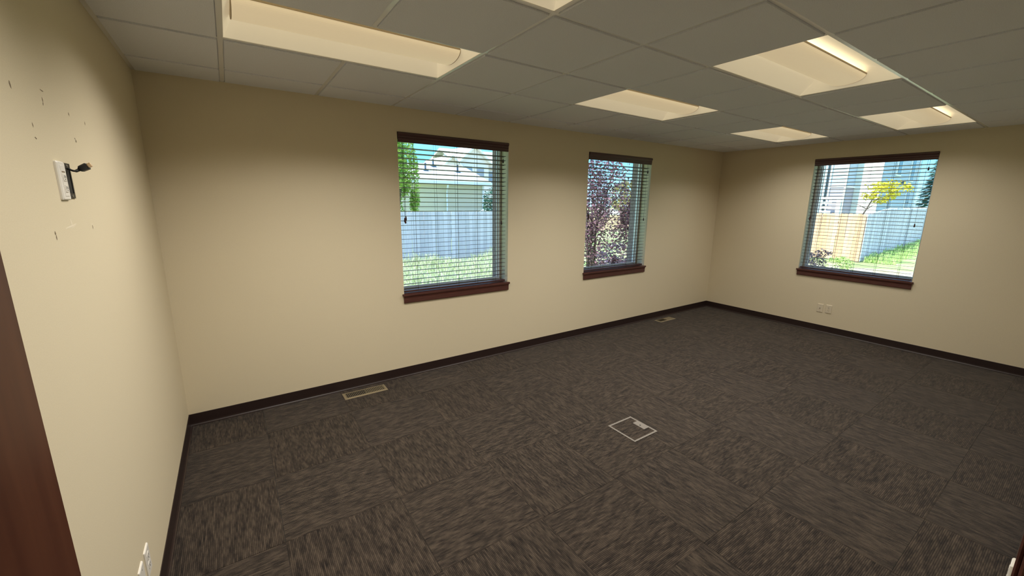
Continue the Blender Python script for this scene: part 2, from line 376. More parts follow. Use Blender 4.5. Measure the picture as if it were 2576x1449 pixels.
# doorway casing and open door
cs = hold('trim_doorway', (0, 0, 0))
part('jamb', MB().box(DX1 - 0.018, DX1, -D - 0.12, -D + 0.001, 0, DZ), M['wood'], cs, 0.002)
part('jamb', MB().box(DX0, DX0 + 0.018, -D - 0.12, -D + 0.001, 0, DZ), M['wood'], cs, 0.002)
part('head_jamb', MB().box(DX0 + 0.018, DX1 - 0.018, -D - 0.12, -D + 0.001, DZ - 0.018, DZ), M['wood'], cs, 0.002)
part('casing', MB().box(DX1 - 0.006, DX1 + 0.057, -D, -D + 0.005, 0, DZ + 0.057), M['wood'], cs, 0.0015)
part('head_casing', MB().box(DX0 - 0.05, DX1 - 0.006, -D, -D + 0.005, DZ - 0.006, DZ + 0.057), M['wood'], cs, 0.0015)
dr = hold('door_1', (0.162, -D + 0.006, 0))
part('leaf', MB().box(-0.044, 0.0, 0.0, 0.861, 0.012, 2.06), M['door'], dr, 0.0015)
hd = part('lever_handle', MB().cyl((0.0, 0.80, 0.97), (0.008, 0.80, 0.97), 0.026, 20).cyl((0.008, 0.80, 0.97), (0.05, 0.80, 0.97), 0.009).tube([(0.05, 0.81, 0.97), (0.052, 0.76, 0.97), (0.05, 0.69, 0.968)], 0.009), M['steel'], dr)
for z in (0.25, 1.05, 1.85): part('hinge', MB().cyl((0.004, -0.003, z), (0.004, -0.003, z + 0.09), 0.006, 10), M['steel'], dr)

# ------------------------------------------------------------------ ceiling
ce = structure(part('ceiling', MB().box(-0.1, L + 0.1, -D - 0.1, 0.1, H + 0.16, H + 0.20), M['plenum']))
gx = [AX + T * i for i in range(11)]; gy = [-(AY + T * j) for j in range(6)]
lights_at = [(c, r) for r in (1, 3) for c in (0, 4, 8)]
def in_light(i, j):                     # cell between gx[i],gx[i+1] and gy[j],gy[j+1]
    return any(c <= i <= c + 1 and r == j for c, r in lights_at)
def tee(length, axis):
    t = MB(); l = length / 2
    a = (-l, l, -0.012, 0.012, 0, 0.0012); b = (-l, l, -0.0009, 0.0009, 0.0012, 0.036)
    for q in (a, b):
        if axis == 'x': t.box(*q)
        else: t.box(q[2], q[3], q[0], q[1], q[4], q[5])
    return t
tees = {}
def add_tee(cx, cyy, length, axis):
    k = (round(length, 4), axis)
    if k not in tees:
        o = part('ceiling_tee', tee(length, axis), M['grid'], ce); tees[k] = o
    else: o = twin(tees[k], ce)
    o.location = (cx, cyy, H + 0.002)
for y in gy:                            # the long runners
    add_tee(L / 2, y, L - 0.004, 'x')
yy = [0.0] + gy + [-D]
for i, x in enumerate(gx):              # cross pieces between the runners
    for j in range(len(yy) - 1):
        jj = j - 1
        if any(c + 1 == i and r == jj for c, r in lights_at): continue
        add_tee(x, (yy[j] + yy[j + 1]) / 2, yy[j] - yy[j + 1] - (0.0245 if 0 < j < len(yy) - 2 else 0.0127), 'y')
for nm, bx in (('back', (0, L, -0.022, 0)), ('front', (0, L, -D, -D + 0.022)), ('left', (0, 0.022, -D + 0.022, -0.022)), ('right', (L - 0.022, L, -D + 0.022, -0.022))):
    part('wall_angle', MB().box(*bx, H + 0.0005, H + 0.0018), M['grid'], ce)
xx = [0.0] + gx + [L]
tmesh = {}
for i in range(len(xx) - 1):
    for j in range(len(yy) - 1):
        if in_light(i - 1, j - 1): continue
        xa, xb = xx[i] + (0.016 if i else 0.024), xx[i + 1] - (0.016 if i < len(xx) - 2 else 0.024)
        yb, ya = yy[j] - (0.016 if j else 0.024), yy[j + 1] + (0.016 if j < len(yy) - 2 else 0.024)
        w, h = round(xb - xa, 4), round(yb - ya, 4)
        if (w, h) not in tmesh:
            t = MB().box(-w / 2, w / 2, -h / 2, h / 2, 0, 0.011).box(-w / 2 - 0.009, w / 2 + 0.009, -h / 2 - 0.009, h / 2 + 0.009, 0.011, 0.018)
            o = part('ceiling_tile', t, M['tile'], ce); tmesh[(w, h)] = o
        else: o = twin(tmesh[(w, h)], ce)
        o.location = ((xa + xb) / 2, (ya + yb) / 2, TILE_Z + random.uniform(-0.0006, 0.0006))

# ------------------------------------------------------------------ recessed troffer lights
def make_light(label, cx, cyy, power):
    t = thing('ceiling_light', label, 'ceiling light', (cx, cyy, H + 0.0035), 0, 'recessed ceiling lights')
    hx, hy = 0.596, 0.2915; dep = 0.095
    n = 14; v = []; f = []
    for i in range(n + 1):               # rings stepping up and inwards: straight mitres at the corners
        u = i / n; x, y, z = hx - 0.085 * u, hy - 0.185 * u, 0.001 + dep * math.sin(PI / 2 * u)
        v += [(-x, -y, z), (x, -y, z), (x, y, z), (-x, y, z)]
    for i in range(n):
        for q in range(4): f.append((i * 4 + q, i * 4 + (q + 1) % 4, i * 4 + 4 + (q + 1) % 4, i * 4 + 4 + q))
    f.append((n * 4, n * 4 + 1, n * 4 + 2, n * 4 + 3))
    raw('reflector', v, f, M['reflector'], t)
    rim = MB()
    rim.box(-hx, hx, -hy - 0.004, -hy, 0, 0.02).box(-hx, hx, hy, hy + 0.004, 0, 0.02).box(-hx - 0.004, -hx, -hy, hy, 0, 0.02).box(hx, hx + 0.004, -hy, hy, 0, 0.02)
    part('rim', rim, M['enamel'], t)
    bw, bl = 0.114, 0.560; n = 24; k = []
    for i in range(n + 1):
        a = PI * i / n
        k.append((-bw * math.cos(a), 0.062 - 0.052 * math.sin(a) ** 0.85 if 0 < i < n else 0.062))
    inner = [(y * 0.97, z + 0.003) for y, z in k[::-1]]
    b_ = part('basket', MB().prism(k + inner, -bl, bl, 'x'), M['basket'], t)
    for s in (-1, 1):
        e_ = [(y, z) for y, z in k]
        part('basket_shade_lip', MB().box(-bl, bl, s * bw - 0.0035, s * bw + 0.0035, 0.056, 0.064), M['lip_shade'], t)  # thin dark strip drawing the shaded edge of the basket
        part('basket_end', MB().prism(e_, s * bl, s * (bl + 0.004), 'x'), M['lip_shade'], t)
    part('added_glow_sheet', MB().box(-0.54, 0.54, -0.102, 0.102, 0.052, 0.057), M['glow_sheet'], t)  # unseen glowing sheet added in place of tubes, lights the reflectors
    la = bpy.data.lights.new('troffer_lamp', 'AREA'); la.shape = 'RECTANGLE'; la.size = 1.10; la.size_y = 0.50
    la.energy = LAMP_W * power; la.color = LAMP_COL; la.spread = math.radians(140)
    lo = bpy.data.objects.new('troffer_lamp', la); COL.objects.link(lo); lo.parent = t; lo.location = (0, 0, -0.012)
    return t
LL = {(0, 1): 'recessed ceiling light closest to the left wall, in the row along the back wall',
      (4, 1): 'recessed ceiling light above and between the two windows of the back wall',
      (8, 1): 'smallest looking recessed ceiling light, in the far corner of the back and right walls',
      (0, 3): 'recessed ceiling light cut off by the top edge of the photo, only its corner showing',
      (4, 3): 'large recessed ceiling light in the middle of the room with its whole basket showing',
      (8, 3): 'recessed ceiling light in front of the right wall window'}
LP = {(0, 1): 1.0, (0, 3): 0.78, (4, 1): 0.88, (4, 3): 0.80, (8, 1): 0.52, (8, 3): 0.46}     # output tuned to the wall brightness: far end lights set weaker
for (c, r) in lights_at: make_light(LL[(c, r)], gx[c] + T, (gy[r] + gy[r + 1]) / 2, LP[(c, r)])

# ------------------------------------------------------------------ windows (built once at the origin: s along x, outwards along y)
def build_window(name, loc, rot):
    w = hold(name, loc, rot)
    fw, d0, d1 = 0.026, 0.142, 0.208
    z0, z1 = OZ0 + 0.012, OZ1
    for a, b in ((0.001, fw), (OW - fw, OW - 0.001)):
        j = part('frame_jamb', MB().box(a, b, d0, d1, z0, z1), M['white_vinyl'], w, 0.004)
    part('frame_head', MB().box(fw, OW - fw, d0, d1, z1 - fw, z1 - 0.001), M['white_vinyl'], w, 0.004)
    part('frame_sill', MB().box(fw, OW - fw, d0, d1, z0, z0 + fw), M['white_vinyl'], w, 0.004)
    for a, b, c, d in ((fw, fw + 0.012, z0 + fw, z1 - fw), (OW - fw - 0.012, OW - fw, z0 + fw, z1 - fw)):
        part('glazing_bead', MB().box(a, b, d0 + 0.026, d0 + 0.042, c, d), M['white_vinyl'], w, 0.003)
    for c, d in ((z0 + fw, z0 + fw + 0.012), (z1 - fw - 0.012, z1 - fw)):
        part('glazing_bead', MB().box(fw + 0.012, OW - fw - 0.012, d0 + 0.026, d0 + 0.042, c, d), M['white_vinyl'], w, 0.003)
    part('pane', MB().box(fw - 0.004, OW - fw + 0.004, d0 + 0.043, d0 + 0.047, z0 + fw - 0.004, z1 - fw + 0.004), M['glass'], w)
    # stool (inside sill board) with horns, and apron under it
    k = [(-0.018, -0.028), (OW + 0.018, -0.028), (OW + 0.018, 0.0), (OW - 0.001, 0.0), (OW - 0.001, d0), (0.001, d0), (0.001, 0.0), (-0.018, 0.0)]
    part('window_sill', MB().prism(k, OZ0 - 0.009, OZ0 + 0.0115, 'z'), M['wood'], w, 0.003, segs=2)
    pr = [(-0.0005, 0.752), (-0.014, 0.752), (-0.016, 0.758), (-0.016, 0.800), (-0.020, 0.812), (-0.022, 0.8205), (-0.0005, 0.8205)]
    part('apron', MB().prism(pr, -0.006, OW + 0.006, 'x'), M['wood'], w, 0.001)
    return w
for i, x in enumerate(WX): build_window('window_%d' % (i + 1), (x, 0, 0), 0.0)
build_window('window_3', (L, WY, 0), -PI / 2)

# ------------------------------------------------------------------ blinds
SLAT0, PITCH = 1.625, 0.0436
def build_blind(label, loc, rot):
    b = thing('wood_blind', label, 'blind', loc, rot, 'cherry wood blinds in the three windows')
    yc = 0.040; s0, s1 = 0.010, OW - 0.022
    # valance: crown profile across the top of the opening
    vp = [(0.010, 2.3265), (-0.010, 2.3265), (-0.016, 2.320), (-0.016, 2.308), (-0.011, 2.300), (-0.006, 2.292), (-0.005, 2.283), (-0.008, 2.278), (-0.003, 2.268), (-0.003, 2.246), (0.000, 2.240), (0.010, 2.240)]
    part('valance', MB().prism(vp, 0.005, OW - 0.003, 'x'), M['valance'], b, 0.0008)
    part('headrail', MB().box(0.012, OW - 0.012, 0.013, 0.066, 2.270, 2.325), M['blind'], b, 0.002)
    # slats: gently crowned, 50 mm deep
    n = 8; top = []; bot = []
    for i in range(n + 1):
        u = -1 + 2 * i / n; top.append((0.0252 * u, 0.0016 + 0.0012 * (1 - u * u))); bot.append((0.0252 * u, -0.0012 + 0.0008 * (1 - u * u)))
    sl_ = part('slat', MB().prism(top + bot[::-1], s0, s1, 'x'), M['blind'], b)
    k0 = -16; first = True
    for k in range(-16, 14):
        z = SLAT0 + PITCH * k
        if z < 0.905 or z > 2.235: continue
        o = sl_ if first else twin(sl_, b); first = False
        o.location = (random.uniform(-0.001, 0.001), yc + random.uniform(-0.0008, 0.0008), z); o.rotation_euler = (math.radians(-5.5 + random.uniform(-0.8, 0.8)), 0, 0)
    part('bottom_rail', MB().box(s0, s1, yc - 0.025, yc + 0.025, 0.851, 0.869), M['blind'], b, 0.003, segs=2)
    cx = OW / 2
    for dx in (-0.45, -0.225, 0, 0.225, 0.45):
        for yy_ in (yc - 0.0275, yc + 0.0275):
            part('ladder_cord', MB().tube([(cx + dx, yy_, 2.275), (cx + dx, yy_, 0.852)], 0.0011, 5), M['cord'], b)
        rung = MB()
        part('lift_cord', MB().tube([(cx + dx + 0.012, yc, 2.275), (cx + dx + 0.012, yc, 0.868)], 0.0009, 5), M['cord'], b)
    def hanging(s, d, z, short=False):
        c = part('pull_cord', MB().tube([(s, 0.006, 2.275), (s, d, 2.26), (s, d, z + 0.03)], 0.0013, 6), M['cord'], b)
        ts = MB().tube([(s, d, z + 0.034), (s, d, z + 0.026), (s, d, z + 0.004), (s, d, z - 0.004), (s, d, z - 0.008)], [0.003, 0.0055, 0.0085, 0.0075, 0.004], 12)
        part('tassel', ts, M['blind'], c, smooth=True)
    hanging(0.040, 0.0045, 1.535); hanging(0.052, 0.004, 1.55); hanging(0.046, 0.003, 1.522)
    hanging(OW - 0.083, 0.004, 1.490); hanging(OW - 0.066, 0.004, 2.130)
    return b
build_blind('lowered cherry wood blind in the left window of the back wall', (WX[0], 0, 0), 0)
build_blind('lowered cherry wood blind in the back wall window beside the far corner, before purple leaves', (WX[1], 0, 0), 0)
build_blind('lowered cherry wood blind in the right wall window, above two wall plates', (L, WY, 0), -PI / 2)

# ------------------------------------------------------------------ floor registers, floor box
def register(label, x0, x1, y0, y1):
    t = thing('floor_register', label, 'floor vent', (x0, y0, 0.0), 0, 'tan metal floor vents along the back wall')
    w, h = x1 - x0, y1 - y0; b = 0.020
    fr_ = [((0, 0), (w, 0), (w - b, b), (b, b)), ((w, 0), (w, h), (w - b, h - b), (w - b, b)), ((w, h), (0, h), (b, h - b), (w - b, h - b)), ((0, h), (0, 0), (b, b), (b, h - b))]
    mb = MB()
    for q in fr_:
        (ax, ay), (bx, by), (cx_, cy_), (dx_, dy_) = q
        mb.face([(ax, ay, 0.0008), (bx, by, 0.0008), (cx_, cy_, 0.006), (dx_, dy_, 0.006)])
        mb.face([(dx_, dy_, 0.006), (cx_, cy_, 0.006), (cx_, cy_, 0.0012), (dx_, dy_, 0.0012)])
    part('frame', mb, M['register'], t)
    part('duct', MB().box(b - 0.001, w - b + 0.001, b - 0.001, h - b + 0.001, 0.0003, 0.0011), M['duct'], t)
    lv = MB(); n = 24
    for i in range(n):
        x = b + 0.004 + (w - 2 * b - 0.008) * i / (n - 1); tl = -0.0035 if i < n // 2 else 0.0035
        lv.face([(x - 0.0006 - tl, b, 0.0013), (x - 0.0006 - tl, h - b, 0.0013), (x - 0.0006, h - b, 0.0055), (x - 0.0006, b, 0.0055)])
        lv.face([(x + 0.0012 - tl, b, 0.0013), (x + 0.0012 - tl, h - b, 0.0013), (x + 0.0012, h - b, 0.0055), (x + 0.0012, b, 0.0055)])
        lv.face([(x - 0.0006, b, 0.0055), (x + 0.0012, b, 0.0055), (x + 0.0012, h - b, 0.0055), (x - 0.0006, h - b, 0.0055)])
    o = part('louvers', lv, M['register'], t); o['kind'] = 'stuff'
    part('damper_lever', MB().box(w - b - 0.012, w - b - 0.006, h / 2 - 0.006, h / 2 + 0.006, 0.002, 0.009), M['register'], t, 0.001)
register('tan metal floor vent near the left corner, closer of the two', 1.094, 1.473, -0.206, -0.070)
register('tan metal floor vent below the window beside the far corner', 5.535, 5.905, -0.206, -0.083)
fb = thing('floor_box', 'square grey floor outlet box set flush in the middle of the carpet', 'floor box', (2.717, -2.040, 0), 0)
s_ = 0.265; b = 0.015
for bx in ((0, s_, 0, b), (0, s_, s_ - b, s_), (0, b, b, s_ - b), (s_ - b, s_, b, s_ - b)): part('frame', MB().box(*bx, 0.0003, 0.0042), M['boxgrey'], fb, 0.001)
me = cache[max(cache, key=lambda k: k[0] * k[1])]
ci = part('carpet_insert', MB().box(-(s_ - 2 * b) / 2, (s_ - 2 * b) / 2, -(s_ - 2 * b) / 2, (s_ - 2 * b) / 2, 0.0003, 0.0024), M['carpet'], fb)
ci.location = (s_ / 2, s_ / 2, 0); ci.rotation_euler = (0, 0, 0)
fp = part('cable_flap', MB().box(s_ - b - 0.052, s_ - b + 0.001, 0.074, 0.186, 0.0024, 0.0046), M['boxgrey'], fb, 0.001)
part('finger_notch', MB().cyl((s_ - b - 0.03, 0.13, 0.0046), (s_ - b - 0.03, 0.13, 0.0050), 0.007, 12), M['slot'], fp)

# ------------------------------------------------------------------ wall plates (local: width along x, outwards along -y, base on y=0)
def rounded(w, h, r, n=4):
    p = []
    for cx, cz, a0 in ((w - r, r, -PI / 2), (w - r, h - r, 0), (r, h - r, PI / 2), (r, r, PI)):
        for i in range(n + 1):
            a = a0 + PI / 2 * i / n; p.append((cx + r * math.cos(a), cz + r * math.sin(a)))
    return p
def plate_mesh(w, h, d):
    t = MB(); a = rounded(w, h, 0.004); i_ = 0.0035; c = [(i_ + x * (w - 2 * i_) / w, i_ + z * (h - 2 * i_) / h) for x, z in a]; n = len(a)
    for k in range(n):
        j = (k + 1) % n
        t.face([(a[k][0], 0, a[k][1]), (a[j][0], 0, a[j][1]), (a[j][0], -d * 0.6, a[j][1]), (a[k][0], -d * 0.6, a[k][1])])
        t.face([(a[k][0], -d * 0.6, a[k][1]), (a[j][0], -d * 0.6, a[j][1]), (c[j][0], -d, c[j][1]), (c[k][0], -d, c[k][1])])
    t.face([(x, -d, z) for x, z in c])
    return weld(t)
def duplex(label, loc, rot, mt, group=None, d=0.006):
    w, h = 0.070, 0.115
    t = thing('outlet', label, 'outlet', loc, rot, group)
    part('cover_plate', plate_mesh(w, h, d), mt, t)
    for zc in (h / 2 - 0.0195, h / 2 + 0.0195):
        p = [(w / 2 - 0.0165, zc - 0.009), (w / 2 - 0.011, zc - 0.0145), (w / 2 + 0.011, zc - 0.0145), (w / 2 + 0.0165, zc - 0.009), (w / 2 + 0.0165, zc + 0.009), (w / 2 + 0.011, zc + 0.0145), (w / 2 - 0.011, zc + 0.0145), (w / 2 - 0.0165, zc + 0.009)]
        r_ = part('receptacle', MB().prism(p, -d - 0.0012, -d + 0.001, 'y'), mt, t)
        part('slot', MB().box(w / 2 - 0.0075, w / 2 - 0.0050, -d - 0.0016, -d - 0.0008, zc - 0.003, zc + 0.006).box(w / 2 + 0.0050, w / 2 + 0.0072, -d - 0.0016, -d - 0.0008, zc - 0.002, zc + 0.005), M['slot'], r_)
        part('ground_hole', MB().cyl((w / 2, -d - 0.0016, zc - 0.008), (w / 2, -d - 0.0008, zc - 0.008), 0.0024, 10), M['slot'], r_)
    part('screw', MB().cyl((w / 2, -d - 0.001, h / 2), (w / 2, -d + 0.001, h / 2), 0.003, 10), M['steel'], t)
    return t
def dataplate(label, loc, rot, mt, group=None, d=0.006):
    w, h = 0.070, 0.115
    t = thing('wall_plate', label, 'wall plate', loc, rot, group)
    part('cover_plate', plate_mesh(w, h, d), mt, t)
    c = part('coax_jack', MB().cyl((w / 2, -d, h / 2), (w / 2, -d - 0.009, h / 2), 0.0048, 12), M['steel'], t)
    part('jack_hole', MB().cyl((w / 2, -d - 0.0089, h / 2), (w / 2, -d - 0.0094, h / 2), 0.003, 10), M['slot'], c)
    for z in (0.016, h - 0.016): part('screw', MB().cyl((w / 2, -d - 0.001, z), (w / 2, -d + 0.001, z), 0.003, 10), M['steel'], t)
    return t
# right wall: looking at it from inside, local x runs towards -y
dataplate('blank faced wall plate with a small round jack low on the right wall', (L, -1.603, 0.275), -PI / 2, M['plate_beige'])
duplex('beige duplex outlet low on the right wall, beside the round jack plate', (L, -1.7035, 0.278), -PI / 2, M['plate_beige'])
# left wall: local x runs towards +y
duplex('white duplex outlet low on the left wall, nearer the back corner', (0.0, -1.826, 0.234), PI / 2, M['plate'])
dataplate('white wall plate cut off by the bottom edge, low on the left wall', (0.0, -1.938, 0.240), PI / 2, M['plate'])
duplex('white outlet plate edge at the bottom right corner, on the wall beside the doorway', (2.742 + 0.070, -D, 0.277), PI, M['plate'], d=0.010)
# tall white plate high on the left wall with a small switch field above two receptacles
up = thing('surge_outlet', 'white outlet plate high on the left wall beside a black open bracket', 'outlet', (0.0, -1.902, 1.7165), PI / 2)
w, h, d = 0.072, 0.119, 0.008
part('cover_plate', plate_mesh(w, h, d), M['plate'], up)
bd = part('device_body', MB().box(0.018, w - 0.018, -d - 0.0015, -d + 0.001, 0.012, h - 0.012), M['plate'], up, 0.001)
part('test_button', MB().box(0.022, w - 0.022, -d - 0.0022, -d - 0.001, h - 0.034, h - 0.030), M['scuff'], bd)
for zc in (0.036, 0.070):
    r_ = part('receptacle', MB().prism([(w / 2 - 0.012, zc - 0.011), (w / 2 + 0.012, zc - 0.011), (w / 2 + 0.014, zc), (w / 2 + 0.012, zc + 0.011), (w / 2 - 0.012, zc + 0.011), (w / 2 - 0.014, zc)], -d - 0.0035, -d - 0.001, 'y'), M['plate'], up, 0.0006)
    part('slot', MB().box(w / 2 - 0.0070, w / 2 - 0.0045, -d - 0.0040, -d - 0.0030, zc - 0.002, zc + 0.007).box(w / 2 + 0.0045, w / 2 + 0.0070, -d - 0.0040, -d - 0.0030, zc - 0.002, zc + 0.006).cyl((w / 2, -d - 0.0040, zc - 0.006), (w / 2, -d - 0.0030, zc - 0.006), 0.002, 8), M['slot'], r_)
br = thing('cable_bracket', 'black open low voltage bracket on the left wall with a cable coming out', 'wall bracket', (0.0, -1.826, 1.722), PI / 2)
bw_, bh_ = 0.068, 0.112
bm_ = MB()
for bx in ((0, bw_, 0, 0.016), (0, bw_, bh_ - 0.016, bh_), (0, 0.009, 0.016, bh_ - 0.016), (bw_ - 0.009, bw_, 0.016, bh_ - 0.016)): bm_.box(bx[0], bx[1], -0.0035, 0, bx[2], bx[3])
part('frame', bm_, M['black'], br)
part('wall_opening', MB().box(0.009, bw_ - 0.009, -0.0012, -0.0004, 0.016, bh_ - 0.016), M['duct'], br)
for z in (0.008, bh_ - 0.008): part('screw', MB().cyl((bw_ / 2, -0.0035, z), (bw_ / 2, -0.0055, z), 0.0035, 10), M['steel'], br)
# cable with its plug, hanging out of the bracket into the room
hc = thing('video_cable', 'short black video cable with plug sticking out of the left wall bracket', 'cable', (0.0, -1.78, 1.80))
def spline(pts, n=6):
    P = [Vector(p) for p in pts]; r = []
    for i in range(len(P) - 1):
        p0, p1, p2, p3 = P[max(i - 1, 0)], P[i], P[i + 1], P[min(i + 2, len(P) - 1)]
        for k in range(n):
            t = k / n; r.append(0.5 * ((2 * p1) + (-p0 + p2) * t + (2 * p0 - 5 * p1 + 4 * p2 - p3) * t * t + (-p0 + 3 * p1 - 3 * p2 + p3) * t ** 3))
    return r + [P[-1]]
CAB = [(0.003, -1.7747, 1.8183), (0.015, -1.792, 1.8116), (0.023, -1.791, 1.8108), (0.03, -1.7857, 1.8152)]
rel = lambda p: (p[0], p[1] + 1.78, p[2] - 1.80)
part('cable', MB().tube([rel(p) for p in spline(CAB)], 0.0033, 10), M['black'], hc, smooth=True)
dirv = Vector((0.03, -0.0107, 0.0162)).normalized()
p0 = Vector(rel(CAB[-1])); sd = dirv.cross(Vector((0, 0, 1))).normalized(); upv = sd.cross(dirv)
def oriented(prof_list, name, mt, parent):
    mb = MB(); k0 = 0
    for (t, a, b2) in prof_list:
        c = p0 + dirv * t
        for sa, sb in ((-1, -1), (-0.75, -1), (0.75, -1), (1, -0.6), (1, 0.6), (0.75, 1), (-0.75, 1), (-1, 0.6)):
            mb.v.append(tuple(c + sd * a * sa + upv * b2 * sb))
    n = len(prof_list)
    for i in range(n - 1):
        for j in range(8): mb.f.append((i * 8 + j, i * 8 + (j + 1) % 8, (i + 1) * 8 + (j + 1) % 8, (i + 1) * 8 + j))
    mb.f.append(tuple(range(8))[::-1]); mb.f.append(tuple((n - 1) * 8 + j for j in range(8)))
    return part(name, mb, mt, parent)
oriented([(-0.012, 0.0036, 0.0036), (0.0, 0.0042, 0.0040), (0.006, 0.0060, 0.0095), (0.027, 0.0062, 0.0105), (0.029, 0.0052, 0.009)], 'plug_body', M['black'], hc)
oriented([(0.029, 0.0024, 0.0068), (0.040, 0.0024, 0.0068)], 'plug_shell', M['chrome'], hc)
# screw holes and scuffs left on the left wall
def blob(y, z, rx, rz, ang, mt, name, dep=0.0012, seed=0):
    rr = random.Random(seed); n = 10; t = MB(); ring = []
    for i in range(n):
        a = 2 * PI * i / n; k = rr.uniform(0.55, 1.25); u, v_ = rx * k * math.cos(a), rz * k * math.sin(a)
        ring.append((y + u * math.cos(ang) - v_ * math.sin(ang), z + u * math.sin(ang) + v_ * math.cos(ang)))
    for i in range(n):
        j = (i + 1) % n
        t.face([(0.0002, *ring[i]), (0.0002, *ring[j]), (dep, y, z)])
    part(name, weld(t), mt, wl)
k = 0
for y, z, rx, rz, an in ((-2.106, 2.006, .006, .010, .5), (-1.869, 2.039, .013, .0022, -.05), (-1.878, 2.011, .003, .009, .2), (-1.880, 2.000, .003, .006, -.3), (-1.628, 2.009, .004, .006, .3),
                        (-1.432, 2.007, .004, .008, .1), (-2.007, 1.922, .004, .009, .2), (-2.005, 1.888, .009, .003, -.3), (-1.612, 1.930, .006, .003, -.4), (-1.604, 1.922, .007, .006, .2),
                        (-2.016, 1.622, .006, .006, .4), (-2.013, 1.610, .005, .008, 0), (-1.610, 1.617, .004, .009, .1)):
    k += 1; blob(y, z, rx, rz, an, M['scuff'], 'screw_hole', seed=k)
blob(-1.855, 1.633, .060, .005, .08, M['patch'], 'filler_smear', 0.0006, 40)
blob(-1.848, 1.643, .008, .016, .1, M['patch'], 'filler_smear', 0.0006, 41)
blob(-1.610, 1.627, .010, .004, .0, M['patch'], 'filler_smear', 0.0006, 42)

# ================================================================== outdoors
structure(part('ground', MB().box(-60, 160, -90, 160, GZ - 0.3, GZ), M['lawn']))
def quad_obj(name, pts, z, mt): return structure(raw(name, [(x, y, z) for x, y in pts], [tuple(range(len(pts)))], mt))
quad_obj('ground_dry_field', [(19, 16.5), (64, 36), (44, 62), (12, 34)], GZ + 0.01, M['field'])
quad_obj('ground_dry_strip', [(7.5, -6), (18.2, -6), (19.0, 0.4), (18.0, 2.6), (7.5, 2.6)], GZ + 0.008, M['strip'])
quad_obj('road', [(38, 62), (90, 30), (94, 36), (42, 70)], GZ + 0.015, M['road'])

# fences: every picket a piece of its own
def fence(label, pts, mt, top0, top1, step_frac=0.0, seed=1, front=1):
    a, b = Vector(pts[0]), Vector(pts[1]); d = b - a; ln = d.length; ang = math.atan2(d.y, d.x); rr = random.Random(seed)
    f_ = thing('picket_fence', label, 'fence', (a.x, a.y, GZ), ang)
    pw = 0.136; n = int(ln / 0.143); hh = 1.0
    pk = None
    for i in range(n):
        s = (i + 0.5) * 0.143; u = s / ln
        tp = top0 + (top1 - top0) * (min(1, u / step_frac) if step_frac else u)
        ht = tp - GZ - 0.04
        if pk is None or True:
            key = round(ht, 2)
            if key not in fence.cache:
                c = 0.028; p = [(-pw / 2, 0), (pw / 2, 0), (pw / 2, key - c), (pw / 2 - c, key), (-pw / 2 + c, key), (-pw / 2, key - c)]
                me = bpy.data.meshes.new('picket'); mb = MB().prism(p, -0.009, 0.009, 'y'); me.from_pydata(mb.v, [], mb.f); me.update(); fence.cache[key] = me
            o = bpy.data.objects.new('picket', fence.cache[key]); COL.objects.link(o); o.parent = f_
            if not fence.cache[key].materials: fence.cache[key].materials.append(mt)
            o.material_slots[0].link = 'OBJECT'; o.material_slots[0].material = mt
        o.location = (s, rr.uniform(-0.004, 0.004) + (0.006 if i % 2 else -0.006), 0.04 + rr.uniform(-0.012, 0.012)); o.rotation_euler = (0, rr.uniform(-0.0025, 0.0025), rr.uniform(-0.02, 0.02))
    for z in (0.35, 0.95, 1.5):
        part('rail', MB().box(0, ln, front * 0.012, front * 0.05, z - 0.045, z + 0.045), mt, f_)
    m_ = max(2, int(ln / 2.4) + 1)
    for i in range(m_):
        s = 0.06 + (ln - 0.12) * i / (m_ - 1); part('post', MB().box(s - 0.045, s + 0.045, front * 0.052, front * 0.142, -0.2, (top0 if i == 0 else min(top0, top1)) - GZ - 0.1), mt, f_)
    return f_
fence.cache = {}
fence('grey weathered picket fence behind tall grass, seen through the left window', ((-4.4, 9.30), (10.614, 9.30)), M['grey_picket'], 1.385, 1.385, seed=3)
fence('sunlit tan cedar picket fence in the right wall window', ((20.4, 4.962), (20.4, 1.67)), M['tan_picket'], 1.405, 1.405, seed=4)
fence('long grey picket fence running back from the tan fence', ((20.43, 1.665), (38.5, 3.215)), M['grey_picket'], 1.41, 1.62, 0.22, seed=5)

def lap(mb, p0, p1, z0, z1, bh=0.16, off=0.018):
    """lap siding on a vertical plane from p0 to p1 (plan); outward normal is to the right of p0->p1"""
    a, b = Vector((*p0, 0)), Vector((*p1, 0)); d = (b - a).normalized(); nrm = Vector((d.y, -d.x, 0)); z = z0
    while z < z1 - 1e-6:
        zt = min(z + bh, z1); o = nrm * off
        mb.face([(a + o)[:2] + (z,), (b + o)[:2] + (z,), b[:2] + (zt,), a[:2] + (zt,)])
        mb.face([a[:2] + (z,), b[:2] + (z,), (b + o)[:2] + (z,), (a + o)[:2] + (z,)])
        z = zt
    return mb
# garage beyond the grey fence
ga = thing('garage', 'low beige sided garage with a shingled roof behind the grey fence', 'building', (7.0, 19.2, GZ))
def gl_(p): return (p[0] - 7.0, p[1] - 19.2, p[2] - GZ)
def local(mb, ox, oy): mb.v = [(x - ox, y - oy, z - GZ) for x, y, z in mb.v]; return mb
GX0, GX1, GY0, GY1, GE, GR = -4.0, 13.75, 19.2, 26.0, 2.72, 4.12
o = part('wall', local(lap(lap(MB(), (GX0, GY0), (GX1, GY0), GZ, GE), (GX1, GY0), (GX1, GY1), GZ, GE), 7.0, 19.2), M['siding'], ga)
rf = MB(); ov = 0.45
rf.prism([(GY0 - ov, GE - 0.02), (GY0 - ov, GE + 0.16), ((GY0 + GY1) / 2, GR), (GY1 + ov, GE + 0.16), (GY1 + ov, GE - 0.02), ((GY0 + GY1) / 2, GR - 0.2)], GX0 - 0.4, GX1 + 0.4, 'x')
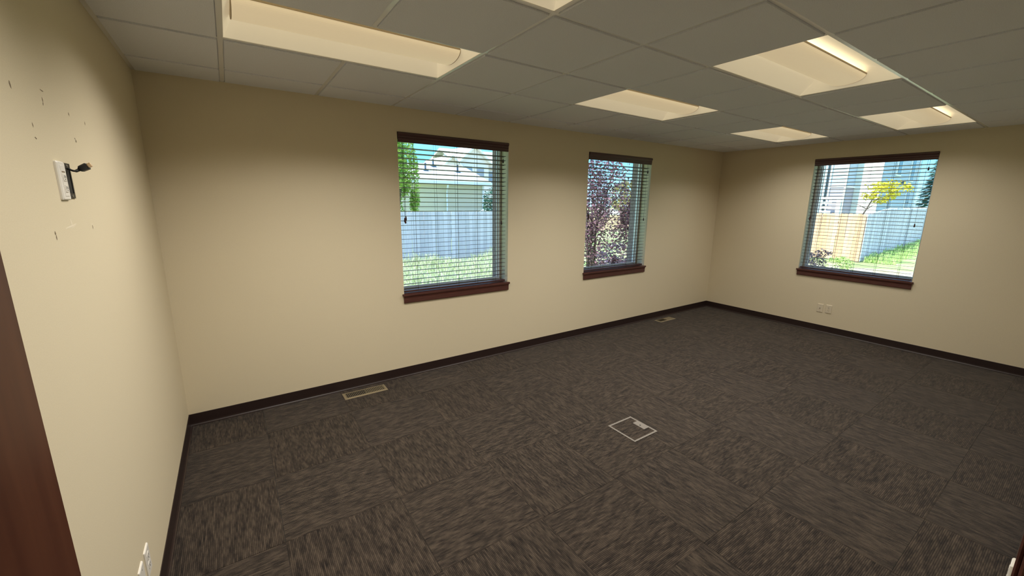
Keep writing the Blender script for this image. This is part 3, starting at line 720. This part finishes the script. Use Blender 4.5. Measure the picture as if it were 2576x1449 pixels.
part('roof', local(rf, 7.0, 19.2), M['shingle'], ga)
part('gable_wall', local(MB().prism([(GY0, GE - 0.03), (GY1, GE - 0.03), ((GY0 + GY1) / 2, GR - 0.25)], GX1 - 0.1, GX1, 'x'), 7.0, 19.2), M['siding'], ga)
part('gutter', local(MB().box(GX0 - 0.4, GX1 + 0.4, GY0 - ov - 0.11, GY0 - ov, GE - 0.02, GE + 0.13), 7.0, 19.2), M['white_trim'], ga)
part('soffit', local(MB().box(GX0 - 0.4, GX1 + 0.4, GY0 - ov, GY0, GE - 0.06, GE - 0.03), 7.0, 19.2), M['white_trim'], ga)
xd = 0.43 + 22.9 * math.tan(math.radians(25.35))
part('downspout', local(MB().tube([(xd - 0.12, GY0 - ov - 0.05, GE), (xd - 0.10, GY0 - ov + 0.05, GE - 0.2), (xd, GY0 - 0.06, GE - 0.45), (xd, GY0 - 0.06, GZ)], 0.055, 6), 7.0, 19.2), M['white_trim'], ga)
part('corner_board', local(MB().box(GX1 - 0.02, GX1 + 0.10, GY0 - 0.06, GY0 + 0.08, GZ, GE), 7.0, 19.2), M['white_trim'], ga)
for xv, yv in ((0.43 + 24.7 * math.tan(math.radians(22.5)), 20.8), (0.43 + 24.7 * math.tan(math.radians(26.7)), 20.8), (0.43 + 25.7 * math.tan(math.radians(23.6)), 21.9)):
    zv = GE + 0.16 + (GR - GE - 0.16) * (yv - GY0 + ov) / (3.4 + ov)
    part('roof_vent', local(MB().cyl((xv, yv, zv - 0.1), (xv, yv, zv + 0.45), 0.06, 8).box(xv - 0.14, xv + 0.14, yv - 0.14, yv + 0.14, zv - 0.06, zv + 0.06), 7.0, 19.2), M['dark_glass'], ga)

# two storey houses
def house(label, x0, x1, y0, y1, eave, ridge, gables, wins, siding):
    t = thing('house', label, 'building', ((x0 + x1) / 2, y0, GZ)); ox, oy = (x0 + x1) / 2, y0
    part('wall', local(lap(lap(lap(MB(), (x0, y0), (x1, y0), GZ, eave, 0.22), (x1, y0), (x1, y1), GZ, eave, 0.22), (x0, y1), (x0, y0), GZ, eave, 0.22), ox, oy), siding, t)
    part('roof', local(MB().prism([(y0 - 0.4, eave - 0.03), (y0 - 0.4, eave + 0.17), ((y0 + y1) / 2, ridge), (y1 + 0.4, eave + 0.17), (y1 + 0.4, eave - 0.03), ((y0 + y1) / 2, ridge - 0.22)], x0 - 0.4, x1 + 0.4, 'x'), ox, oy), M['shingle'], t)
    for gx0, gx1, zb, zt in gables:
        c = (gx0 + gx1) / 2
        g_ = part('gable', local(MB().prism([(gx0, GZ), (gx1, GZ), (gx1, zb), (c, zt - 0.15), (gx0, zb)], y0 - 1.2, y0 + 2.5, 'y'), ox, oy), siding, t)
        part('gable_roof', local(MB().prism([(gx0 - 0.35, zb - 0.3), (c, zt - 0.12), (gx1 + 0.35, zb - 0.3), (gx1 + 0.35, zb - 0.1), (c, zt + 0.1), (gx0 - 0.35, zb - 0.1)], y0 - 1.6, (y0 + y1) / 2, 'y'), ox, oy), M['white_trim'], g_)
    for a, b, c, d, yy_ in wins:
        w_ = part('window', local(MB().box(a - 0.1, b + 0.1, yy_ - 0.06, yy_, c - 0.1, d + 0.1), ox, oy), M['white_trim'], t)
        part('pane', local(MB().box(a, b, yy_ - 0.07, yy_ - 0.055, c, d), ox, oy), M['house_glass'], w_)
    return t
house('white two storey house with steep front gables rising behind the garage roof', 21.2, 31.5, 36, 46, 5.2, 7.6,
      [(18.2, 20.4, 4.9, 6.1), (20.2, 23.6, 5.6, 7.3)], [(20.7, 21.6, 4.2, 5.2, 34.8), (22.2, 23.0, 4.2, 5.2, 34.8), (24.2, 25.2, 3.6, 4.9, 36), (27.0, 28.0, 3.6, 4.9, 36)], M['white_siding'])
house('distant white house showing past the purple leaved tree', 33, 43, 40, 49, 3.9, 6.3, [(34, 37, 3.9, 5.6)], [(34.6, 36.4, 2.2, 3.5, 38.8), (38.5, 39.8, 2.0, 3.3, 40)], M['white_siding'])

# apartment block in the right wall window
ap = thing('apartment_block', 'tall apartment block with white and blue grey siding beyond the tan fence', 'building', (38.7, 8.0, GZ)); AO = (38.7, 8.0)
AZ = 9.5
part('lit_wall', local(lap(MB(), (38.7, 7.70), (38.7, 6.21), GZ, AZ, 0.2), *AO), M['white_siding'], ap)
part('side_wall', local(lap(MB(), (38.7, 6.21), (47.3, 6.21), GZ, AZ, 0.2), *AO), M['blue_siding'], ap)
part('end_wall', local(MB().box(38.75, 47.28, 6.25, 14.0, GZ, AZ), *AO), M['blue_siding'], ap)
part('bay_front', local(lap(MB(), (37.0, 8.72), (37.0, 7.70), 3.05, AZ, 0.2), *AO), M['blue_siding'], ap)
part('bay_side', local(lap(MB(), (37.0, 7.70), (38.7, 7.70), 3.05, AZ, 0.2), *AO), M['blue_siding'], ap)
part('bay_base_front', local(lap(MB(), (37.0, 8.72), (37.0, 7.70), GZ, 3.0, 0.2), *AO), M['mauve_siding'], ap)
part('bay_base_side', local(lap(MB(), (37.0, 7.70), (38.7, 7.70), GZ, 3.0, 0.2), *AO), M['mauve_siding'], ap)
part('belt_trim', local(MB().box(36.95, 38.7, 7.65, 8.72, 2.98, 3.08), *AO), M['white_trim'], ap)
part('white_bay', local(lap(lap(MB(), (36.4, 12.5), (36.4, 9.05), GZ, AZ, 0.2), (36.4, 9.05), (37.0, 9.05), GZ, AZ, 0.2), *AO), M['white_siding'], ap)
part('roof_slab', local(MB().box(36.0, 47.6, 5.9, 14.2, AZ, AZ + 0.3), *AO), M['white_trim'], ap)
part('downspout', local(MB().box(36.75, 36.9, 8.88, 9.0, GZ, AZ), *AO), M['white_trim'], ap)
part('downspout', local(MB().box(36.85, 36.98, 8.60, 8.70, GZ, AZ), *AO), M['white_trim'], ap)
part('corner_board', local(MB().box(36.94, 37.06, 7.66, 7.76, GZ, AZ), *AO), M['white_trim'], ap)
part('corner_board', local(MB().box(47.2, 47.34, 6.14, 6.26, GZ, AZ), *AO), M['white_trim'], ap)
bl_ = part('balcony', local(MB().box(36.2, 37.0, 8.05, 8.75, 0.9, 1.0), *AO), M['white_trim'], ap)
for i in range(4):
    part('balcony_rail', local(MB().box(36.2, 36.25, 8.1, 8.7, 1.15 + i * 0.32, 1.32 + i * 0.32), *AO), M['white_trim'], bl_)
part('meter_box', local(MB().box(36.75, 37.0, 7.75, 8.0, 1.0, 2.1), *AO), M['white_trim'], ap)
for xa, za, zb in ((40.6, 1.35, 2.75), (45.0, 1.45, 2.75), (41.6, 4.0, 5.6), (45.0, 3.7, 5.6)):
    w_ = part('window', local(MB().box(xa - 0.1, xa + 1.0, 6.13, 6.2, za - 0.1, zb + 0.1), *AO), M['white_trim'], ap)
    part('pane', local(MB().box(xa, xa + 0.85, 6.11, 6.135, za, zb), *AO), M['dark_glass'], w_)
part('wall_lamp', local(MB().cyl((43.2, 6.2, 3.5), (43.2, 5.95, 3.45), 0.11, 10), *AO), M['dark_glass'], ap)

# ------------------------------------------------------------------ plants
def leaves(cx, cy_, cz, rx, ry, rz, n, size, seed, shell=0.35, quad=True, droop=0.0):
    rr = random.Random(seed); v = []; f = []
    lumps = [(rr.gauss(0, 0.45), rr.gauss(0, 0.45), rr.gauss(0, 0.45), rr.uniform(0.25, 0.5)) for _ in range(18)]
    for i in range(n):
        l = rr.choice(lumps)
        a = Vector((rr.gauss(0, 1), rr.gauss(0, 1), rr.gauss(0, 1))).normalized() * rr.random() ** shell * l[3]
        p = Vector(((l[0] + a.x), (l[1] + a.y), (l[2] + a.z)))
        if p.length > 1.0: p = p / p.length * rr.uniform(0.7, 1.0)
        c = Vector((cx + p.x * rx, cy_ + p.y * ry, cz + p.z * rz))
        u = Vector((rr.gauss(0, 1), rr.gauss(0, 1), rr.gauss(0, 0.7) - droop)).normalized(); w = u.cross(Vector((rr.gauss(0, 1), rr.gauss(0, 1), rr.gauss(0, 1)))).normalized()
        s = size * rr.uniform(0.7, 1.3); k = len(v)
        v += [tuple(c - u * s * 0.5), tuple(c + w * s * 0.24), tuple(c + u * s * 0.5), tuple(c - w * s * 0.24)]
        f.append((k, k + 1, k + 2, k + 3))
    return v, f
def plant(name, label, cat, base, crown, radii, n, size, mt, seed, trunk_r=0.06, stems=1, group=None, shell=0.35):
    t = thing(name, label, cat, base, 0, group); b = Vector(base)
    v, f = leaves(crown[0] - b.x, crown[1] - b.y, crown[2] - b.z, *radii, n, size, seed, shell)
    raw('foliage', v, f, mt, t)
    rr = random.Random(seed + 99)
    mb = MB()
    for s in range(stems):
        e_ = Vector((crown[0] - b.x + rr.uniform(-0.5, 0.5) * radii[0], crown[1] - b.y + rr.uniform(-0.5, 0.5) * radii[1], crown[2] - b.z + 0.3 * radii[2]))
        o_ = Vector((rr.uniform(-0.1, 0.1) * stems * 0.3, rr.uniform(-0.1, 0.1) * stems * 0.3, 0))
        pts = [o_, o_.lerp(e_, 0.35) + Vector((0, 0, 0.12 * e_.z)), o_.lerp(e_, 0.7) + Vector((0, 0, 0.1 * e_.z)), e_]
        mb.tube(pts, [trunk_r, trunk_r * 0.8, trunk_r * 0.55, trunk_r * 0.2], 7)
        for q in range(3):
            a = pts[1].lerp(pts[3], rr.uniform(0.1, 0.7)); c = a + Vector((rr.uniform(-1, 1) * radii[0] * 0.7, rr.uniform(-1, 1) * radii[1] * 0.7, rr.uniform(0.1, 0.6) * radii[2]))
            mb.tube([a, a.lerp(c, 0.5) + Vector((0, 0, 0.05)), c], [trunk_r * 0.45, trunk_r * 0.3, trunk_r * 0.1], 5)
    part('trunk', mb, M['bark'], t, smooth=True)
    return t
def az(a, dist): a = math.radians(a); return 0.429 + dist * math.sin(a), -3.7616 + dist * math.cos(a)
x, y = az(18.3, 16.2)
plant('leafy_tree', 'bright green leafy tree above the grey fence at the left edge of the left window', 'tree', (x, y, GZ), (x, y, 2.35), (1.0, 1.0, 2.6), 13000, 0.115, M['green_leaf'], 11, 0.09)
x, y = az(31.0, 19.5)
plant('young_tree', 'slim dark green young tree beside the garage corner', 'tree', (x, y, GZ), (x, y, 1.75), (0.30, 0.30, 0.85), 420, 0.13, M['spruce_leaf'], 12, 0.03)
x, y = az(75.4, 26.0)
plant('yellow_tree', 'small yellow green tree in front of the apartment block', 'tree', (x + 0.3, y + 1.0, GZ), (x + 0.35, y - 0.15, 2.36), (0.75, 1.0, 0.60), 1000, 0.135, M['yellow_leaf'], 13, 0.05, shell=0.5)
x, y = az(49.8, 45)
plant('olive_tree', 'olive yellow tree far off beyond the pickup', 'tree', (x, y, GZ), (x, y, 2.3), (2.3, 2.0, 1.7), 1500, 0.3, M['olive_leaf'], 14, 0.12)
x, y = az(45.2, 8.0)
plant('plum_tree', 'purple leaved plum tree filling the left of the window beside the far corner', 'tree', (x, y, GZ), (x + 0.02, y + 0.05, 1.40), (0.74, 0.80, 1.85), 8200, 0.062, M['plum_leaf'], 15, 0.035, 4)
x, y = az(48.9, 12.5)
plant('barberry_bush', 'low purple bush behind the green leaves in the far corner window', 'bush', (x, y, GZ), (x, y, 0.02), (1.1, 0.8, 0.55), 1800, 0.085, M['plum_low'], 16, 0.012, 5)
x, y = az(47.9, 6.75)
plant('broad_leaf_plant', 'low green broad leaved plants at the foot of the plum tree', 'plant', (x, y, GZ), (x, y, 0.16), (0.55, 0.38, 0.55), 700, 0.12, M['ground_leaf'], 17, 0.008, 6)
x, y = az(70.5, 15.5)
for i, (a_, dd, col) in enumerate(((69.9, 15.2, 'dark_leaf'), (71.6, 15.8, 'dark_leaf'), (73.3, 16.6, 'weed'))):
    x, y = az(a_, dd)
    plant('shrub', ('scrubby dark shrub at the foot of the tan fence, left corner of the window', 'scrubby dark shrub with pale leaves at the middle of the tan fence', 'small green shrub where the tan and grey fences meet')[i], 'shrub',
          (x, y, GZ), (x, y, -0.02 - 0.12 * (i == 2)), (0.36, 0.42, 0.42 - 0.15 * (i == 2)), 420, 0.085, M[col], 20 + i, 0.006, 5, 'shrubs along the tan fence')
# spruce: tiers of drooping sprays
x, y = az(79.6, 53)
sp_ = thing('spruce_tree', 'dark spruce tree at the right edge of the right wall window', 'tree', (x, y, GZ))
rr = random.Random(5); v = []; f = []
for i in range(1500):
    h_ = rr.random() ** 0.8; z = 1.2 + h_ * 6.4; r_ = (1 - h_) * 1.5 + 0.12; a = rr.uniform(0, 2 * PI); q = rr.random() ** 0.5
    c = Vector((math.cos(a) * r_ * q, math.sin(a) * r_ * q, z - 0.35 * q * r_)); u = Vector((math.cos(a), math.sin(a), -0.35)).normalized(); w = Vector((-math.sin(a), math.cos(a), rr.uniform(-0.4, 0.4)))
    k = len(v); s = 0.34; v += [tuple(c - u * s), tuple(c + w * 0.10), tuple(c + u * s), tuple(c - w * 0.10)]; f.append((k, k + 1, k + 2, k + 3))
raw('foliage', v, f, M['spruce_leaf'], sp_)
part('trunk', MB().tube([(0, 0, 0), (0, 0, 4), (0, 0, 7.6)], [0.16, 0.1, 0.02], 7), M['bark'], sp_)
# meadow of tall grass in front of the grey fence; weeds along the long fence
def blades(name, label, spots, mt, seed):
    rr = random.Random(seed); v = []; f = []
    for (x, y, h_) in spots:
        a = rr.uniform(0, 2 * PI); ln = rr.uniform(0.05, 0.35) * h_; w = 0.007 + 0.006 * rr.random()
        d = Vector((math.cos(a), math.sin(a), 0)); s = Vector((-d.y, d.x, 0)); b0 = Vector((x, y, GZ)); k = len(v)
        m1 = b0 + Vector((0, 0, h_ * 0.6)) + d * ln * 0.35; tp = b0 + Vector((0, 0, h_)) + d * ln
        v += [tuple(b0 - s * w), tuple(b0 + s * w), tuple(m1 + s * w * 0.9), tuple(m1 - s * w * 0.9), tuple(tp)]
        f += [(k, k + 1, k + 2, k + 3), (k + 3, k + 2, k + 4)]
        if rr.random() < 0.3:            # seed head
            k = len(v); q = 0.022; v += [tuple(tp - s * q * 0.6), tuple(tp + Vector((0, 0, -q * 2.2))), tuple(tp + s * q * 0.6), tuple(tp + Vector((0, 0, q * 2.6)))]; f.append((k, k + 1, k + 2, k + 3))
    o = raw(name, v, f, mt); tag(o, label, 'grass', kind='stuff'); return o
rr = random.Random(31); spots = []
for i in range(19000):
    y = rr.uniform(5.2, 8.95); x0_, x1_ = 0.43 + (y + 3.76) * 0.12, 0.43 + (y + 3.76) * 0.66
    x = rr.uniform(x0_, x1_)
    nz = 0.5 + 0.5 * math.sin(x * 1.9 + 1.2) * math.cos(y * 1.3 + x * 0.6)
    spots.append((x, y, (0.16 + 0.30 * nz) * rr.uniform(0.6, 1.25) * (0.55 + 0.6 * (y - 5.2) / 3.95)))
blades('tall_grass', 'tall pale grass gone to seed in front of the grey fence', spots, M['meadow'], 32)
spots = []
for i in range(2600):
    s = rr.random() ** 1.4 * 17; x = 20.6 + s; y = 1.62 + s * 0.0858 - rr.random() ** 2 * 0.9 - 0.05
    spots.append((x, y, rr.uniform(0.08, 0.34) * (0.5 + 0.5 * abs(math.sin(s * 1.1 + 0.3)))))
blades('fence_weeds', 'green weeds growing along the foot of the long grey fence', spots, M['weed'], 33)

# ------------------------------------------------------------------ vehicles far off
def vehicle(name, label, cat, loc, rot, body, cabin, glass, paint, wheels, width, wr_):
    t = thing(name, label, cat, loc, rot)
    part('body', MB().prism(body, -width / 2, width / 2, 'y'), paint, t, 0.04)
    c = part('cabin', MB().prism(cabin, -width / 2 + 0.1, width / 2 - 0.1, 'y'), paint, t, 0.03)
    for g in glass:
        part('window', MB().prism(g, -width / 2 + 0.085, width / 2 - 0.085, 'y'), M['dark_glass'], c)
    for wx in wheels:
        for s in (-1, 1):
            w_ = part('wheel', MB().cyl((wx, s * (width / 2 - 0.22), wr_), (wx, s * (width / 2 + 0.01), wr_), wr_, 18), M['rubber'], t)
            part('hub_cap', MB().cyl((wx, s * (width / 2 + 0.005), wr_), (wx, s * (width / 2 + 0.02), wr_), wr_ * 0.55, 12), M['steel'], w_)
    return t
x, y = az(48.6, 62)
vehicle('pickup_truck', 'white pickup truck parked across the dry field', 'truck', (x, y, GZ), math.radians(-48.6), [(-2.8, 0.45), (2.8, 0.45), (2.85, 0.9), (2.7, 1.08), (1.25, 1.12), (-2.75, 1.12), (-2.85, 0.95)],
        [(-0.9, 1.1), (1.45, 1.1), (0.75, 1.75), (-0.75, 1.78)], [[(-0.72, 1.18), (0.15, 1.18), (0.15, 1.66), (-0.62, 1.68)], [(0.25, 1.18), (1.18, 1.18), (0.70, 1.66), (0.25, 1.66)]], M['truck_paint'], (-1.75, 1.8), 1.95, 0.38)
x, y = az(30.9, 21.3)
vehicle('parked_car', 'pale blue car beside the garage, behind the grey fence', 'car', (x + 0.4, y, GZ + 0.40), math.radians(155), [(-2.2, 0.3), (2.2, 0.3), (2.25, 0.7), (1.3, 0.92), (-2.15, 0.95), (-2.25, 0.7)],
        [(-1.9, 0.92), (1.25, 0.9), (0.45, 1.42), (-1.1, 1.45)], [[(-1.5, 0.98), (-0.2, 0.98), (-0.2, 1.36), (-1.02, 1.38)], [(-0.1, 0.98), (0.98, 0.97), (0.38, 1.36), (-0.1, 1.36)]], M['car_paint'], (-1.35, 1.35), 1.8, 0.32)
quad_obj('driveway', [(11.0, 13.0), (17.5, 13.0), (17.5, 19.0), (11.0, 19.0)], GZ + 0.40, M['road'])
